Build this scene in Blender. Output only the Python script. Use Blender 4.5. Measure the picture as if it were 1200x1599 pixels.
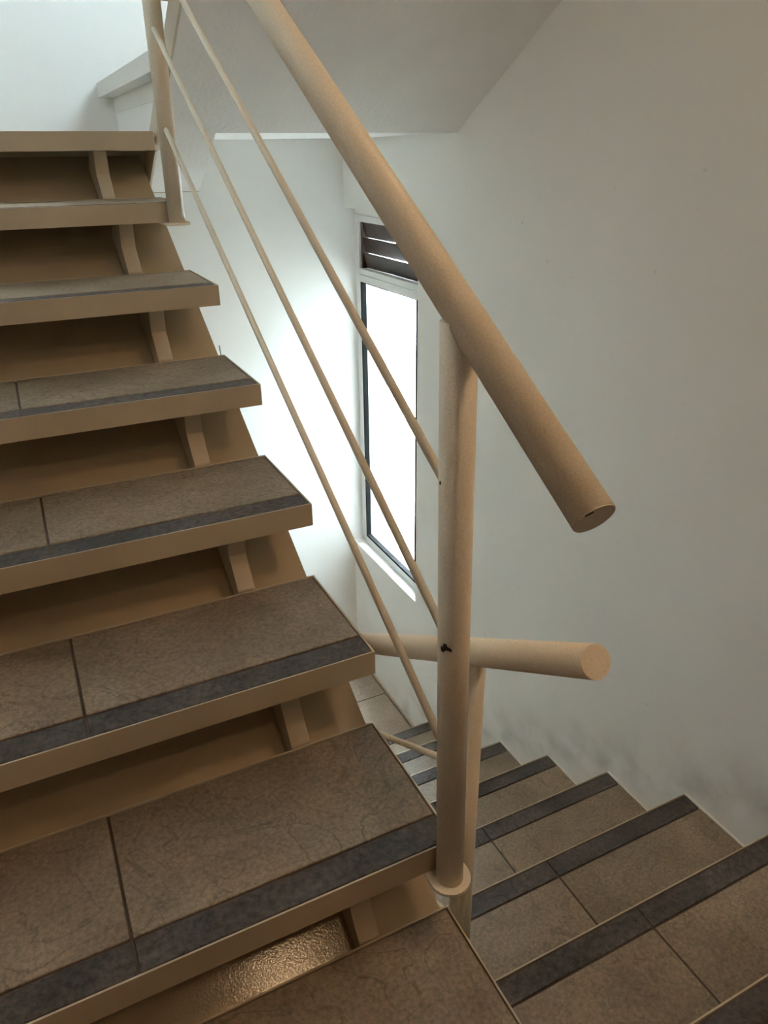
import bpy, bmesh, math
from mathutils import Matrix, Vector
from math import radians as RD, sin, cos, pi

for o in list(bpy.data.objects): bpy.data.objects.remove(o)
S = bpy.context.scene
COL = S.collection

# ------------------------------------------------------------------ camera
CAM = Vector((-0.4619, -0.4189, 1.1619))
rgt = Vector((0.89731732, -0.44123531, -0.01153373))
dwn = Vector((-0.20149579, -0.38624272, -0.90012))
fwd = Vector((0.3927099, 0.81001726, -0.43548934))
cd = bpy.data.cameras.new('camera'); cam = bpy.data.objects.new('camera', cd); COL.objects.link(cam)
rot = Matrix((rgt, -dwn, -fwd)).transposed().to_4x4()
cam.matrix_world = Matrix.Translation(CAM) @ rot
cd.sensor_fit = 'VERTICAL'; cd.sensor_height = 36.0; cd.lens = 1159.88 / 1599 * 36
cd.clip_start = 0.02; cd.clip_end = 200
S.camera = cam

# ------------------------------------------------------------------ sky, exposure
SKY = 60.0
wd = bpy.data.worlds.new('overcast_sky'); S.world = wd; wd.use_nodes = True
bg = wd.node_tree.nodes['Background']
bg.inputs['Color'].default_value = (0.74, 0.89, 1.0, 1); bg.inputs['Strength'].default_value = SKY
S.view_settings.view_transform = 'Standard'; S.view_settings.look = 'None'
S.view_settings.gamma = 1; S.view_settings.use_curve_mapping = False
S.view_settings.exposure = 0.62
LAMP = 28.0
S.cycles.max_bounces = 16; S.cycles.diffuse_bounces = 10

# ------------------------------------------------------------------ measures (metres)
G, H, D, TH, BW = 0.2894, 0.175, 0.3044, 0.0486, 0.059      # flight going up: going, rise, tread depth, tray height, nosing band
W = 1.0213                                                  # right wall
YD, ZD, G2, H2 = 0.3384, -0.3563, 0.2986, 0.1813            # flight going down
XL, YF, YB = -1.0, 3.03, -1.6                               # left wall, far wall, wall behind the camera
ZLAND, ZLOW, ZTOP = -0.175, -1.6256, 4.3
TUBE = 0.0215
IN = .0015                                                   # plaster joint between stairs and walls

# ------------------------------------------------------------------ materials
def mat(name, col, rough=.5, bump=0, bscale=60, var=0, vscale=6, metal=0, spec=.5, coat=0):
    m = bpy.data.materials.new(name); m.use_nodes = True
    nt = m.node_tree; N = nt.nodes; L = nt.links; b = N['Principled BSDF']
    b.inputs['Base Color'].default_value = (*col, 1); b.inputs['Roughness'].default_value = rough
    b.inputs['Metallic'].default_value = metal; b.inputs['Specular IOR Level'].default_value = spec
    b.inputs['Coat Weight'].default_value = coat
    geo = N.new('ShaderNodeNewGeometry')
    if var:
        n = N.new('ShaderNodeTexNoise'); n.inputs['Scale'].default_value = vscale; n.inputs['Detail'].default_value = 5
        L.new(geo.outputs['Position'], n.inputs['Vector'])
        r = N.new('ShaderNodeValToRGB'); r.color_ramp.elements[0].position = .3; r.color_ramp.elements[1].position = .7
        r.color_ramp.elements[0].color = (*[c * (1 - var) for c in col], 1); r.color_ramp.elements[1].color = (*[min(1, c * (1 + var)) for c in col], 1)
        L.new(n.outputs['Fac'], r.inputs['Fac']); L.new(r.outputs['Color'], b.inputs['Base Color'])
    if bump:
        n = N.new('ShaderNodeTexNoise'); n.inputs['Scale'].default_value = bscale; n.inputs['Detail'].default_value = 3
        L.new(geo.outputs['Position'], n.inputs['Vector'])
        bp = N.new('ShaderNodeBump'); bp.inputs['Strength'].default_value = bump; bp.inputs['Distance'].default_value = .002
        L.new(n.outputs['Fac'], bp.inputs['Height']); L.new(bp.outputs['Normal'], b.inputs['Normal'])
    return m

def tile_mat(name, lo, hi, vein, rough, bumpd, fs=130, f0=.5, f1=1.5):
    m = bpy.data.materials.new(name); m.use_nodes = True
    nt = m.node_tree; N = nt.nodes; L = nt.links; b = N['Principled BSDF']
    b.inputs['Roughness'].default_value = rough; b.inputs['Specular IOR Level'].default_value = .4
    geo = N.new('ShaderNodeNewGeometry'); oi = N.new('ShaderNodeObjectInfo')
    off = N.new('ShaderNodeVectorMath'); off.operation = 'SCALE'; off.inputs['Scale'].default_value = 17.0
    cmb = N.new('ShaderNodeCombineXYZ'); L.new(oi.outputs['Random'], cmb.inputs[0]); L.new(oi.outputs['Random'], cmb.inputs[2])
    L.new(cmb.outputs[0], off.inputs[0])
    add = N.new('ShaderNodeVectorMath'); add.operation = 'ADD'; L.new(geo.outputs['Position'], add.inputs[0]); L.new(off.outputs[0], add.inputs[1])
    big = N.new('ShaderNodeTexNoise'); big.inputs['Scale'].default_value = 5; big.inputs['Detail'].default_value = 6; big.inputs['Distortion'].default_value = .6
    fine = N.new('ShaderNodeTexNoise'); fine.inputs['Scale'].default_value = fs; fine.inputs['Detail'].default_value = 6; fine.inputs['Roughness'].default_value = .7
    wrp = N.new('ShaderNodeTexNoise'); wrp.inputs['Scale'].default_value = 7; wrp.inputs['Detail'].default_value = 4; wrp.inputs['Distortion'].default_value = 1.6
    for t in (big, fine, wrp): L.new(add.outputs[0], t.inputs['Vector'])
    r = N.new('ShaderNodeValToRGB'); r.color_ramp.elements[0].position = .32; r.color_ramp.elements[1].position = .68
    r.color_ramp.elements[0].color = (*lo, 1); r.color_ramp.elements[1].color = (*hi, 1); L.new(big.outputs['Fac'], r.inputs['Fac'])
    # thin clefts where the warped noise crosses its mean
    sub = N.new('ShaderNodeMath'); sub.operation = 'SUBTRACT'; sub.inputs[1].default_value = .5; L.new(wrp.outputs['Fac'], sub.inputs[0])
    ab = N.new('ShaderNodeMath'); ab.operation = 'ABSOLUTE'; L.new(sub.outputs[0], ab.inputs[0])
    mr = N.new('ShaderNodeMapRange'); mr.inputs['From Min'].default_value = 0; mr.inputs['From Max'].default_value = .016; mr.inputs['To Min'].default_value = 1; mr.inputs['To Max'].default_value = 0
    L.new(ab.outputs[0], mr.inputs['Value'])
    gate = N.new('ShaderNodeMath'); gate.operation = 'MULTIPLY'; L.new(mr.outputs[0], gate.inputs[0]); L.new(big.outputs['Fac'], gate.inputs[1])
    g2 = N.new('ShaderNodeMath'); g2.operation = 'MULTIPLY'; g2.inputs[1].default_value = vein; L.new(gate.outputs[0], g2.inputs[0])
    fr = N.new('ShaderNodeMapRange'); fr.inputs['From Min'].default_value = .25; fr.inputs['From Max'].default_value = .75; fr.inputs['To Min'].default_value = f0; fr.inputs['To Max'].default_value = f1
    L.new(fine.outputs['Fac'], fr.inputs['Value'])
    mul = N.new('ShaderNodeMix'); mul.data_type = 'RGBA'; mul.blend_type = 'MULTIPLY'; mul.inputs[0].default_value = 1
    L.new(r.outputs['Color'], mul.inputs[6]); L.new(fr.outputs[0], mul.inputs[7])
    mx = N.new('ShaderNodeMix'); mx.data_type = 'RGBA'; L.new(g2.outputs[0], mx.inputs[0]); L.new(mul.outputs[2], mx.inputs[6])
    mx.inputs[7].default_value = (lo[0] * .35, lo[1] * .33, lo[2] * .3, 1); L.new(mx.outputs[2], b.inputs['Base Color'])
    hs = N.new('ShaderNodeMath'); hs.operation = 'MULTIPLY_ADD'; hs.inputs[1].default_value = .35; L.new(fine.outputs['Fac'], hs.inputs[0]); L.new(wrp.outputs['Fac'], hs.inputs[2])
    h3 = N.new('ShaderNodeMath'); h3.operation = 'MULTIPLY_ADD'; h3.inputs[1].default_value = -.25; L.new(gate.outputs[0], h3.inputs[0]); L.new(hs.outputs[0], h3.inputs[2])
    bp = N.new('ShaderNodeBump'); bp.inputs['Strength'].default_value = .7; bp.inputs['Distance'].default_value = bumpd
    L.new(h3.outputs[0], bp.inputs['Height']); L.new(bp.outputs['Normal'], b.inputs['Normal'])
    return m

M = {}
M['cream'] = mat('cream_gloss_paint', (.47, .385, .275), .38, .12, 90, .05, 5)
M['tube'] = mat('cream_tube_paint', (.76, .68, .545), .42, .2, 300, .10, 420)
M['slab'] = mat('cream_paint_on_rough_slab', (.43, .335, .22), .07, 1, 290, .07, 4)
for n_ in M['slab'].node_tree.nodes:
    if n_.type == 'BUMP': n_.inputs['Distance'].default_value = .00022
M['tan'] = tile_mat('tan_slate_tile', (.175, .131, .087), (.275, .212, .145), .8, .55, .004)
M['dark'] = tile_mat('charcoal_nosing_tile', (.038, .030, .025), (.08, .067, .058), .35, .8, .005, 85, .25, 2.0)
M['floor'] = tile_mat('grey_brown_floor_tile', (.27, .215, .17), (.36, .29, .23), .6, .4, .003)
M['grout'] = mat('dark_grout', (.07, .045, .03), .9)
M['white_frame'] = mat('white_window_paint', (.80, .80, .78), .35)
M['gasket'] = mat('black_gasket', (.005, .005, .005), .8, spec=.1)
M['louvre'] = mat('brown_louvre_glass', (.035, .02, .014), .35, .2, 25, .3, 14, 0, .2)
M['plaster'] = mat('white_plaster', (.875, .865, .84), .75, .25, 35, .015, 2)
M['soffit'] = mat('rough_painted_soffit', (.83, .81, .775), .85, .8, 75, .03, 6)
M['bounce_cut'] = mat('dark_brown_bounce_cut', (.07, .04, .022), .45, .3, 40, .2, 5)  # dark brown chosen so unseen surfaces near the viewer bounce little light
M['chip'] = mat('bare_dark_steel', (.02, .012, .01), .7)
M['outside'] = mat('white_render_outside', (.84, .83, .82), .9, .4, 30, .06, 9)  # the wall's own white, slightly mottled
M['sky_block'] = mat('sky_blocking_grey', (.12, .118, .11), .9, .3, 20, .15, 3)  # kept dark so the added outside blocker returns little light
M['ground'] = mat('pale_concrete_ground', (.55, .53, .50), .9, .3, 20, .1, 3)

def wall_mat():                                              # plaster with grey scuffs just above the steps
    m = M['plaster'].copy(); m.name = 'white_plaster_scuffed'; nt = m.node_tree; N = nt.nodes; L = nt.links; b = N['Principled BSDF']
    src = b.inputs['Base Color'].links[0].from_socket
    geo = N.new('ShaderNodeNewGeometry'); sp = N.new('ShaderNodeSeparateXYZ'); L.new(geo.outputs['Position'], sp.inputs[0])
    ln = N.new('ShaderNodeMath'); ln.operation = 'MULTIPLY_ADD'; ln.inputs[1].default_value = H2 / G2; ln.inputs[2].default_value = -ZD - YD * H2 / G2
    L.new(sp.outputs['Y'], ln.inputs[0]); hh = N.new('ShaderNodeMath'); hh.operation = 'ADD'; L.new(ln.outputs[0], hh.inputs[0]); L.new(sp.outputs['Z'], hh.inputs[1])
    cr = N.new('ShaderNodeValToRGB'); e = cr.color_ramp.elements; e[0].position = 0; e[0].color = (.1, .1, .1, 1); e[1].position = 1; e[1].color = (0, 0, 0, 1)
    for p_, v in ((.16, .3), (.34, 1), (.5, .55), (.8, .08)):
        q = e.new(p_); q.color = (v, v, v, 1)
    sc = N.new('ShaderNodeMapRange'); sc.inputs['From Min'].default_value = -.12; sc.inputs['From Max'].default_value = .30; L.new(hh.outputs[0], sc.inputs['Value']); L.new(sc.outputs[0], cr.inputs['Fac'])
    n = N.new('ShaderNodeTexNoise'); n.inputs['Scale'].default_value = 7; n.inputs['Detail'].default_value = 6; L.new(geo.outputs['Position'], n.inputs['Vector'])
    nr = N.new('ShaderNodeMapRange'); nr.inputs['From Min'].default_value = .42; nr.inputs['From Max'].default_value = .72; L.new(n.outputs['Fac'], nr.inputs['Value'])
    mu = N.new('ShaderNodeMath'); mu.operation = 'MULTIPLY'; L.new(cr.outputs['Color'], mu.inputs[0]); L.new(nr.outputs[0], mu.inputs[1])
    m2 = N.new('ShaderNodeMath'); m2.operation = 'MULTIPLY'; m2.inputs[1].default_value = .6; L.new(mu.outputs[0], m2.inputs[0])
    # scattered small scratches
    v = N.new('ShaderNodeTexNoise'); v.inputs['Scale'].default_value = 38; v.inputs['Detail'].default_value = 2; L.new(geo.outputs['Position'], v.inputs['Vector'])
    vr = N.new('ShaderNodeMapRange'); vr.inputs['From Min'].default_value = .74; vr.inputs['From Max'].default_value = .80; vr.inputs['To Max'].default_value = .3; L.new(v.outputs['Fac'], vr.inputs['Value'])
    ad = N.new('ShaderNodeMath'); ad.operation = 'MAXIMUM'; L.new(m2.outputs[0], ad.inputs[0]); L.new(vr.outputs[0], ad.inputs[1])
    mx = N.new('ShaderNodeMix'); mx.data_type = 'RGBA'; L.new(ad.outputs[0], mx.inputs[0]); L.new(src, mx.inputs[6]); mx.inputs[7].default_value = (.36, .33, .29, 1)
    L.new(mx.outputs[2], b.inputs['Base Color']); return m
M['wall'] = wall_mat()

def glass_mat():
    m = bpy.data.materials.new('clear_window_glass'); m.use_nodes = True; N = m.node_tree.nodes; L = m.node_tree.links
    N.remove(N['Principled BSDF']); t = N.new('ShaderNodeBsdfTransparent'); t.inputs[0].default_value = (.95, .97, .96, 1)
    gl = N.new('ShaderNodeBsdfGlossy'); gl.inputs['Roughness'].default_value = .02; mx = N.new('ShaderNodeMixShader'); mx.inputs[0].default_value = .04; L.new(t.outputs[0], mx.inputs[1]); L.new(gl.outputs[0], mx.inputs[2])
    L.new(mx.outputs[0], N['Material Output'].inputs['Surface']); return m
M['glass'] = glass_mat()
def emit(name, col, st):
    m = bpy.data.materials.new(name); m.use_nodes = True; b = m.node_tree.nodes['Principled BSDF']
    b.inputs['Base Color'].default_value = (.9, .85, .75, 1); b.inputs['Emission Color'].default_value = (*col, 1); b.inputs['Emission Strength'].default_value = st; return m
M['lamp'] = emit('warm_lamp_glass', (1, .68, .42), LAMP)

# ------------------------------------------------------------------ mesh helpers
def box(bm, x0, x1, y0, y1, z0, z1):
    v = [bm.verts.new((x, y, z)) for x in (x0, x1) for y in (y0, y1) for z in (z0, z1)]
    for f in ((0, 1, 3, 2), (4, 6, 7, 5), (0, 4, 5, 1), (2, 3, 7, 6), (0, 2, 6, 4), (1, 5, 7, 3)): bm.faces.new([v[i] for i in f])
def prism(bm, prof, x0, x1):                                 # profile of (y, z) points extruded along x
    a = [bm.verts.new((x0, y, z)) for y, z in prof]; b = [bm.verts.new((x1, y, z)) for y, z in prof]; n = len(prof)
    bm.faces.new(a); bm.faces.new(b[::-1])
    for i in range(n): bm.faces.new((a[i], b[i], b[(i + 1) % n], a[(i + 1) % n]))
def tube(bm, p, q, r, seg=28, caps=True):
    p, q = Vector(p), Vector(q); d = (q - p).normalized(); u = d.orthogonal().normalized(); w = d.cross(u)
    A = [bm.verts.new(p + r * (cos(2 * pi * i / seg) * u + sin(2 * pi * i / seg) * w)) for i in range(seg)]
    B_ = [bm.verts.new(q + r * (cos(2 * pi * i / seg) * u + sin(2 * pi * i / seg) * w)) for i in range(seg)]
    for i in range(seg):
        f = bm.faces.new((A[i], A[(i + 1) % seg], B_[(i + 1) % seg], B_[i])); f.smooth = True
    if caps: bm.faces.new(A[::-1]); bm.faces.new(B_)
def mesh(name, bm, m, bevel=0):
    if bevel: bmesh.ops.bevel(bm, geom=list(bm.edges), offset=bevel, segments=1, affect='EDGES', profile=.5)
    bmesh.ops.recalc_face_normals(bm, faces=bm.faces)
    me = bpy.data.meshes.new(name); bm.to_mesh(me); bm.free(); me.materials.append(m); return me
def link(name, me, parent=None, loc=(0, 0, 0), rz=0):
    o = bpy.data.objects.new(name, me); COL.objects.link(o); o.location = loc; o.rotation_euler = (0, 0, rz)
    if parent: o.parent = parent
    return o
def obj(name, build, m, parent=None, loc=(0, 0, 0), bevel=0):
    bm = bmesh.new(); build(bm); return link(name, mesh(name, bm, m, bevel), parent, loc)
def struct(o, label, cat):
    o['kind'] = 'structure'; o['label'] = label; o['category'] = cat; return o
def thing(name, label, cat, loc=(0, 0, 0), group=None):
    o = bpy.data.objects.new(name, None); COL.objects.link(o); o.location = loc; o['label'] = label; o['category'] = cat
    if group: o['group'] = group
    o.empty_display_size = .1; return o
def B(*a): return lambda bm: box(bm, *a)
def BB(*l):
    def f(bm):
        for a in l: box(bm, *a)
    return f

# ------------------------------------------------------------------ room shell
NY0, NY1 = 2.30, YF                                          # window niche along the wall
NZ = ((-0.83, 0.934), (2.17, 3.934))                         # sill and head of the two windows, one storey apart
T = .22
segs = [(W, W + T, YB, NY0, ZLOW - .15, ZTOP), (W, W + T, NY0, YF + T, ZLOW - .15, NZ[0][0]), (W, W + T, NY0, YF + T, NZ[0][1], NZ[1][0]), (W, W + T, NY0, YF + T, NZ[1][1], ZTOP),
        (W, W + T, YF, YF + T, NZ[0][0], NZ[0][1]), (W, W + T, YF, YF + T, NZ[1][0], NZ[1][1])]
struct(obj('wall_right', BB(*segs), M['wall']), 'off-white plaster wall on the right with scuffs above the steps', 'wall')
struct(obj('wall_far', B(XL - T, W, YF, YF + T, ZLOW - .15, ZTOP), M['plaster']), 'bright white far wall lit by the window', 'wall')
struct(obj('wall_left', B(XL - T, XL, YB, YF, ZLOW - .15, ZTOP), M['plaster']), 'white stairwell wall on the left, outside the picture', 'wall')
struct(obj('bounce_blocker_1', B(XL, XL + .04, YB + .01, -.06, ZLAND, 2.495), M['bounce_cut']), 'unseen dark panel beside the landing, added to cut bounced light', 'bounce_blocker')  # added out of view to keep bounced light off the post
struct(obj('wall_back', B(XL - T, W + T, YB - T, YB, ZLOW - .15, ZTOP), M['bounce_cut']), 'unseen wall behind the viewer, made dark brown to cut bounced light', 'wall')  # finish darkened to weaken and warm the bounce onto the stairs
struct(obj('ceiling', B(XL - T, W + T, YB - T, YF + T, ZTOP, ZTOP + .15), M['plaster']), 'white ceiling at the top of the stairwell', 'ceiling')
struct(obj('ceiling_landing', B(XL, W, YB, -.20, 2.50, 2.66), M['soffit']), 'painted slab above the landing where the viewer stands', 'ceiling')

M['bulb'] = emit('warm_bulb_glass', (1, .66, .36), 66.0)
def tiles(parent, xs, ys, z, m, gap=.0022, t=.008, name='tile', cache={}):
    for i in range(len(xs) - 1):
        for j in range(len(ys) - 1):
            a, b = round(xs[i + 1] - xs[i] - 2 * gap, 4), round(ys[j + 1] - ys[j] - 2 * gap, 4); key = (a, b, t, m.name)
            if key not in cache:
                bm = bmesh.new(); box(bm, -a / 2, a / 2, -b / 2, b / 2, -t, 0); cache[key] = mesh(name, bm, m, .0012)
            link(name, cache[key], parent, ((xs[i] + xs[i + 1]) / 2, (ys[j] + ys[j + 1]) / 2, z))

fl = struct(obj('floor', B(XL, W, YB, YF, ZLOW - .15, ZLOW - .007), M['grout']), 'grey-brown tiled floor of the lower landing below the window', 'floor')
tiles(fl, [.03, .53, W - .012], [2.135, 2.626, YF - .004], ZLOW, M['floor'])
tiles(fl, [XL + .01, -.47, .03], [2.135, 2.626, YF - .004], ZLOW, M['floor'])
struct(obj('baseboard_right', BB((W - .010, W, 2.14, YF, ZLOW - .007, ZLOW + .012)), M['cream'], bevel=.002), 'low cream edge strip along the lower landing wall', 'baseboard')
fd = struct(obj('floor_landing', BB((XL, W, YB, .0377, ZLAND - .16, ZLAND - .0075), (XL, .03, .0377, .115, ZLAND - .16, ZLAND - .0075), (.04, W, .0345, .0377, ZLAND - .05, ZLAND + .0008)), M['cream']), 'tiled landing at the head of the descending steps', 'floor')
tiles(fd, [.04, .514, W - .008], [.0345 - .056, .0345], ZLAND, M['dark'], name='nosing_tile')
tiles(fd, [.04, .514, W - .008], [YB + .02, -1.25, -.88, -.51, -.0215], ZLAND, M['tan'])
tiles(fd, [XL + .01, -.49, .04], [YB + .02, -1.25, -.88, -.51, -.0215], ZLAND, M['tan'])

# ------------------------------------------------------------------ stair parts
RIM = .003
def tray_mesh(w, d, name='tread'):                           # origin at the right end of the nosing, nosing at y=0, tread runs to -x and +y
    bm = bmesh.new(); z = -.0085
    box(bm, -w, 0, 0, d, -TH, z)
    box(bm, -w, 0, 0, RIM, z, 0); box(bm, -w, 0, d - RIM, d, z, 0)
    box(bm, -w, -w + RIM, RIM, d - RIM, z, 0); box(bm, -RIM, 0, RIM, d - RIM, z, 0)
    return mesh(name, bm, M['cream'])
def tread(parent, tmesh, w, d, joint, loc, rz=0):
    t = link('tread', tmesh, parent, loc, rz)
    bm = bmesh.new(); box(bm, -w + RIM, -RIM, RIM, d - RIM, -.0085, -.0042)
    link('grout_bed', mesh('grout_bed', bm, M['grout']) if not tread.bed.get((w, d)) else tread.bed[(w, d)], t)
    tread.bed[(w, d)] = t.children[0].data
    tiles(t, [-w + RIM, joint, -RIM], [RIM, BW], -.0012, M['dark'], gap=.0022, t=.006, name='nosing_tile')
    tiles(t, [-w + RIM, joint, -RIM], [BW, d - RIM], -.0008, M['tan'], gap=.0022, t=.006, name='tile')
    return t
tread.bed = {}
bm = bmesh.new()                                             # bracket: stands behind tread k and carries tread k+1
prism(bm, [(.306, -.052), (.306, .004), (.352, .064), (.349, .1262), (.455, .1262), (.52, .075)], -.0185, .0185)
bracket_me = mesh('bracket', bm, M['cream'], .0015)

# flight going up on the left
up = thing('stair_flight', 'cream steel stair flight with brown stone treads climbing away on the left', 'stairs', (-.5, .1, ZLAND))
inv = Vector((.5, -.1, -ZLAND))
tm = tray_mesh(1.0 - .002, D)
sl = H / G
o = obj('stair_slab', lambda bm: prism(bm, [(.115, .115 * sl - .24), (2.319, 2.319 * sl - .24), (2.319, 2.319 * sl - .325), (.115, ZLAND - .15)], XL + IN, 0), M['slab'], up, inv)
o['label'] = 'sloping painted slab under the open treads'
for k in range(0, 7):
    tread(up, tm, .998, D, -.491, Vector((0, k * G, k * H)) + inv)
    if k < 6:
        for x in (-.147, -.85): link('bracket', bracket_me, up, Vector((x, k * G, k * H)) + inv)
for x in (-.147, -.85): link('bracket', bracket_me, up, Vector((x, 6 * G, 6 * H)) + inv)
# a stray steel sliver at the back corner of one tread
obj('steel_sliver', lambda bm: tube(bm, (-.006, 4 * G + D + .004, 4 * H - .03), (-.0095, 4 * G + D + .004, 4 * H + .024), .0011, 8), M['chip'], up, inv)

# half landing at the head of that flight, with the quarter landing one step higher
Z7, Z8 = 7 * H, 1.415
ld = thing('stair_landing', 'tiled upper landing edged in cream steel at the head of the left flight', 'landing', (-.4, 2.5, Z7))
il = -Vector((-.4, 2.5, Z7))
obj('landing_slab', B(XL + IN, .184, 2.32, YF - IN, 1.05, Z7 - TH), M['slab'], ld, il)
lt = link('tread', tray_mesh(.998, YF - 7 * G - .002), ld, Vector((0, 7 * G, Z7)) + il)
tiles(lt, [-.995, -.491, -.003], [RIM, BW], -.001, M['dark'], t=.007, name='nosing_tile')
tiles(lt, [-.995, -.491, -.003], [BW, .53, YF - 7 * G - .005], -.001, M['tan'], t=.007)
obj('riser', BB((.055, .075, 2.08, YF - IN, Z7 - .03, Z8 - TH), (.0, .06, 2.08, YF - IN, Z7 - TH, Z7 - .002)), M['plaster'], ld, il)
obj('riser_strip', B(.050, .056, 2.10, YF - IN, Z7 + .088, Z7 + .093), M['plaster'], ld, il)

# flight overhead, climbing back towards the viewer
uf = thing('stair_flight', 'upper stair flight overhead, its rough grey soffit sloping along the right wall', 'stairs', (.5, 2.5, 1.22))
iu = -Vector((.5, 2.5, 1.22))
s3 = .579
def so(y): return 1.22 + (2.03 - y) * s3
def slab3(bm):
    prism(bm, [(-.2, so(-.2)), (2.03, so(2.03)), (2.03, so(2.03) + .086), (-.2, so(-.2) + .086)], .184, W - IN)
    prism(bm, [(-.2, so(-.2)), (2.32, so(2.32)), (2.32, so(2.32) + .086), (-.2, so(-.2) + .086)], .022, .184)
obj('stair_slab', slab3, M['soffit'], uf, iu)
obj('edge_plate', lambda bm: prism(bm, [(-.2, so(-.2)), (2.32, so(2.32)), (2.32, so(2.32) + .086), (-.2, so(-.2) + .086)], .0155, .0215), M['cream'], uf, iu)
obj('landing_slab', B(.075, W - IN, 2.03, YF - IN, 1.22, Z8 - TH), M['plaster'], uf, iu)
qt = obj('tread', BB((.0, W - IN, 1.95, YF - IN, Z8 - TH, Z8 - .007), (.0, .003, 1.95, YF - IN, Z8 - .007, Z8)), M['white_frame'], uf, iu)
tiles(qt, [.003, .059], [2.035, YF - .004], Z8, M['dark'], name='nosing_tile')
tiles(qt, [.059, .53, W - .008], [2.035, 2.53, YF - .004], Z8, M['tan'])
tm2 = tray_mesh(W - .044, D, 'tread')
for k in range(1, 7):
    p = Vector((.040, 2.03 - (k - 1) * G, Z8 + k * H))
    tread(uf, tm2, W - .044, D, -(W - .044) / 2, p + iu, pi)
    for x in (.19, .88): link('bracket', bracket_me, uf, Vector((x, 2.03 - (k - 2) * G, Z8 + (k - 1) * H)) + iu, pi)

# flight going down on the right
dn = thing('stair_flight', 'tiled stair flight with charcoal nosing strips descending along the right wall', 'stairs', (.5, .1, ZLAND))
idn = -Vector((.5, .1, ZLAND))
def zl(y): return ZD - (y - YD) * H2 / G2
obj('stair_slab', lambda bm: prism(bm, [(.0377, zl(.0377) - .245), (2.17, zl(2.17) - .245 if zl(2.17) - .245 > ZLOW else ZLOW - .006), (2.17, ZLOW - .1), (.0377, zl(.0377) - .40)], .04, W - IN), M['slab'], dn, idn)
wd_ = W - .042
tm3 = tray_mesh(wd_, D + .003)
for m_ in range(0, 7):
    tread(dn, tm3, wd_, D + .003, -(.514 - .041), Vector((.041, YD + m_ * G2, ZD - m_ * H2)) + idn, pi)
for m_ in range(0, 6):
    for x in (.19, .88): link('bracket', bracket_me, dn, Vector((x, YD + (m_ + 1) * G2 + .003, ZD - (m_ + 1) * H2)) + idn, pi)
# light mortar bead closing each tread against the wall
for m_ in range(0, 7):
    obj('wall_bead', B(W - .0075, W - IN, YD + m_ * G2 - G2 + .004, YD + m_ * G2 - .002, ZD - m_ * H2 - .004, ZD - m_ * H2 + .0035), M['plaster'], dn, idn)

# ------------------------------------------------------------------ railings
def base_plate(parent, c, y1, z):                            # flat lug under the tread with a round end that carries the post
    def f(bm):
        r = .0335; n = 16
        pts = [(c[0] + r * cos(pi + pi * i / n), c[1] + r * sin(pi + pi * i / n)) for i in range(n + 1)]
        s = 1 if y1 > c[1] else -1
        pts = [(x, c[1] + s * (y - c[1])) for x, y in pts] + [(c[0] + r, y1), (c[0] - r, y1)]
        a = [bm.verts.new((x, y, z)) for x, y in pts]; b = [bm.verts.new((x, y, z - .006)) for x, y in pts]; m = len(pts)
        bm.faces.new(a); bm.faces.new(b[::-1])
        for i in range(m): bm.faces.new((a[i], b[i], b[(i + 1) % m], a[(i + 1) % m]))
    return obj('base_plate', f, M['tube'], parent)

def railing(label, rail, posts, rods, plates):
    base = Vector(posts[0][0]); t = thing('stair_railing', label, 'railing', base)
    kids = []
    h = obj('handrail', lambda bm: tube(bm, rail[0], rail[1], TUBE, 40), M['tube'], t)
    kids.append(h)
    ax = (Vector(rail[0]) - Vector(rail[1])).normalized()
    c = obj('end_cap', lambda bm: tube(bm, Vector(rail[0]) - ax * .0005, Vector(rail[0]) + ax * .0012, TUBE - .0006, 40), M['tube'], h)
    for (a, b), pl in zip(posts, plates):
        p = obj('post', lambda bm: tube(bm, a, b, TUBE, 40), M['tube'], t); kids.append(p)
        base_plate(p, (a[0], a[1]), pl, a[2])
    for a, b in rods: kids.append(obj('rail_rod', lambda bm: tube(bm, a, b, .0062, 16), M['tube'], t))
    for k in kids: k.location = -base
    return t, kids

def ur(y): return 1.010 + .605 * (y - .281)
YBp, YAp = G - .0222, 6 * G - .0222
upr, uk = railing('cream tubular handrail with two posts and three rods beside the ascending treads',
    ((-.030, .038, ur(.038)), (-.022, 2.0, ur(2.0))),
    [((-.0215, YBp, H - TH), (-.032, YBp + .008, ur(YBp) - .004)), ((-.026, YAp, 6 * H - TH), (-.020, YAp, ur(YAp) - .004))],
    [((-.030, YBp + .005, .816 + .594 * (YBp - .326)), (-.026, YAp, .816 + .594 * (YAp - .326))),
     ((-.029, YBp + .004, .595 + .606 * (YBp - .314)), (-.028, YAp, .595 + .606 * (YAp - .314))),
     ((-.028, YBp + .003, .399 + .592 * (YBp - .311)), (-.029, YAp, .399 + .592 * (YAp - .311)))], (G + .05, 6 * G + .05))
def lr(y): return .624 - .602 * (y - .107)
XD, YC = .065, .362
YDp = YC + 5 * G2
dnr, dk = railing('short-ended cream handrail on a post beside the descending steps',
    ((XD, .107, lr(.107)), (XD, 2.1, lr(2.1))),
    [((XD, YC, ZD - TH), (XD, YC, lr(YC) - .004)), ((XD, YDp, ZD - 5 * H2 - TH), (XD, YDp, lr(YDp) - .004))],
    [((XD, YC, lr(YC) - o_), (XD, YDp, lr(YDp) - o_)) for o_ in (.237, .437, .63)], (YD - .05, YD + 5 * G2 - .05))

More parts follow.
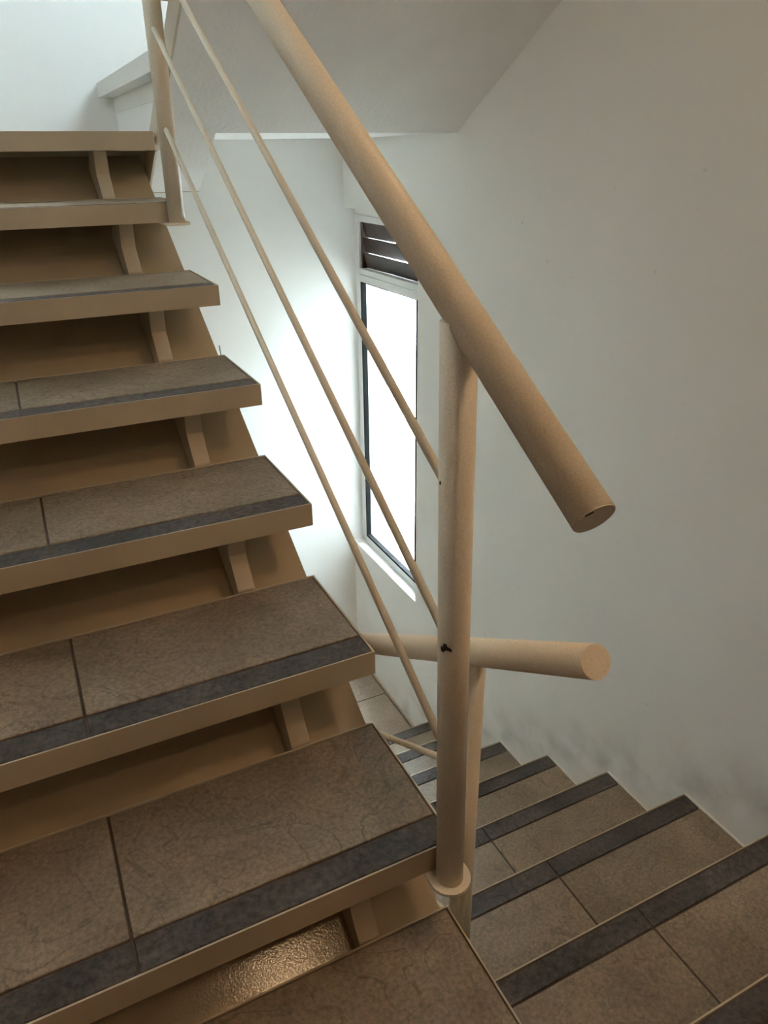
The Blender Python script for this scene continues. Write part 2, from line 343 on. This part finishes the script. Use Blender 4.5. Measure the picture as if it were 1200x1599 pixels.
def chip(parent, c, r, a0, a1, z0, z1, pts):                 # ragged chip of missing paint following the tube
    def f(bm):
        vs = [bm.verts.new((c[0] + r * cos(a0 + (a1 - a0) * u), c[1] + r * sin(a0 + (a1 - a0) * u), z0 + (z1 - z0) * v)) for u, v in pts]
        vo = [bm.verts.new((c[0] + (r - .0015) * cos(a0 + (a1 - a0) * u), c[1] + (r - .0015) * sin(a0 + (a1 - a0) * u), z0 + (z1 - z0) * v)) for u, v in pts]
        bm.faces.new(vs); bm.faces.new(vo[::-1])
        for i in range(len(pts)): bm.faces.new((vs[i], vo[i], vo[(i + 1) % len(pts)], vs[(i + 1) % len(pts)]))
    o = obj('paint_chip', f, M['chip'], parent); o['label'] = 'dark chip in the cream paint'; return o
postB = uk[1]
chip(postB, (-.0269, YBp + .0041), TUBE + .0009, RD(-170), RD(-128), .572, .587, [(0, .1), (.25, 0), (.5, .35), (1, .3), (.95, .6), (.6, .75), (.5, 1), (.2, .9), (.3, .55), (.02, .6)])
chip(postB, (-.0297, YBp + .0062), TUBE + .0009, RD(-187), RD(-180), .808, .813, [(.2, 0), (.8, .1), (1, .6), (.5, 1), (0, .6)])

capc = Vector((-.030, .038, ur(.038))); axn = Vector((0, -.8556, -.5176)); vv = Vector((0, -.5176, .8556))
def slit(bm):
    p = capc + axn * .0012 + Vector((-.62 * TUBE, 0, 0)) + vv * (.60 * TUBE)
    tube(bm, p + Vector((-.0035, 0, 0)) - vv * .0018, p + Vector((.0035, 0, 0)) + vv * .0022, .0009, 8)
obj('paint_chip', slit, M['chip'], uk[0].children[0])

# ------------------------------------------------------------------ windows
def window(name, dz, label):
    z0, z1 = NZ[0]; XF = W + .05
    r = obj(name, BB((XF, XF + .05, NY0, NY0 + .05, z0, z1 - .032), (XF, XF + .05, 2.980, YF - .006, z0, z1 - .032), (XF, XF + .05, NY0 + .05, 2.980, z0, z0 + .035), (XF, XF + .05, NY0 + .05, 2.980, .873, z1 - .032), (XF, XF + .05, NY0 + .05, 2.980, .637, .664)), M['white_frame'], None, (0, 0, dz), .002)
    struct(r, label, 'window')
    obj('head_board', B(W + .055, W + .095, NY0, YF, z1 - .031, z1), M['plaster'], r)
    obj('sill', B(W - .003, XF + .004, NY0 + .001, YF - .001, z0 - .0005, z0 + .006), M['white_frame'], r, bevel=.001)
    sa = obj('sash', BB((XF - .004, XF + .03, NY0 + .05, 2.9801, .603, .6355), (XF - .004, XF + .03, NY0 + .05, 2.9801, z0 + .036, z0 + .052), (XF - .004, XF + .03, NY0 + .05, NY0 + .08, z0 + .052, .603), (XF - .004, XF + .03, 2.958, 2.9801, z0 + .052, .603)), M['white_frame'], r, bevel=.002)
    gy0, gy1, gz0, gz1 = NY0 + .08, 2.958, z0 + .052, .603
    ga, gb = XF - .0055, XF + .02
    obj('gasket', BB((ga, gb, gy1 - .008, gy1 + .002, gz0, gz1), (ga, gb, gy0 - .002, gy0 + .017, gz0, gz1), (ga, gb, gy0, gy1, gz0 - .001, gz0 + .011), (ga + .004, gb, gy0, gy1, gz1 - .004, gz1)), M['gasket'], sa)
    obj('pane', B(XF + .010, XF + .014, gy0, gy1, gz0, gz1), M['glass'], sa)
    bl = bmesh.new()
    box(bl, -.003, .003, NY0 + .05, 2.980, -.0365, .0365); bme = mesh('louvre_blade', bl, M['louvre'], .0008)
    for i in range(3):
        o = link('louvre_blade', bme, r, (XF + .028, 0, .700 + i * .069)); o.rotation_euler = (0, RD(-17), 0)
    obj('louvre_clip', BB((XF + .012, XF + .045, 2.966, 2.980, .664, .873), (XF + .012, XF + .045, NY0 + .05, NY0 + .064, .664, .873)), M['louvre'], r)
    return r
window('window_1', 0, 'tall white framed window with brown louvres at its head in the right wall')
window('window_2', NZ[1][0] - NZ[0][0], 'upper window one storey above, outside the picture')

# ------------------------------------------------------------------ ceiling lamp over the landing
lp = thing('ceiling_lamp', 'round warm ceiling lamp near the right wall above the landing', 'lamp', (.84, -.38, 2.5))
obj('base', lambda bm: tube(bm, (0, 0, 0), (0, 0, -.02), .15, 32), M['white_frame'], lp)
def dome(bm):
    n, k = 28, 6; rings = []
    for j in range(k):
        a = pi / 2 * j / k; rings.append([bm.verts.new((.14 * cos(a) * cos(2 * pi * i / n), .14 * cos(a) * sin(2 * pi * i / n), -.02 - .06 * sin(a))) for i in range(n)])
    tip = bm.verts.new((0, 0, -.08))
    for j in range(k - 1):
        for i in range(n): bm.faces.new((rings[j][i], rings[j][(i + 1) % n], rings[j + 1][(i + 1) % n], rings[j + 1][i]))
    for i in range(n): bm.faces.new((rings[-1][i], rings[-1][(i + 1) % n], tip))
obj('shade', dome, M['lamp'], lp)

lb = thing('bulb_lamp', 'small bare bulb in a holder over the landing behind the viewer', 'lamp', (.08, -1.12, 2.5))
obj('holder', lambda bm: tube(bm, (0, 0, 0), (0, 0, -.05), .03, 24), M['white_frame'], lb)
def bulb(bm):
    bmesh.ops.create_uvsphere(bm, u_segments=20, v_segments=12, radius=.045, matrix=Matrix.Translation((0, 0, -.10)))
obj('bulb', bulb, M['bulb'], lb)

# ------------------------------------------------------------------ outside
struct(obj('ground', B(W + T, 9, -6, 9, ZLOW - .4, ZLOW - .2), M['ground']), 'pale ground outside the window', 'ground')
struct(obj('wall_outside', B(W + 2.6, W + 2.8, -3, 8, ZLOW - .2, 1.6), M['outside']), 'white garden wall seen washed out through the window', 'wall')
struct(obj('wall_outside_blocker', B(W + T + .02, W + 2.58, 1.72, 1.92, ZLOW - .2, 4.5), M['sky_block']), 'unseen dark wall outside, added to block sky light from the far wall', 'wall')  # added out of view to shade the far wall from the sky
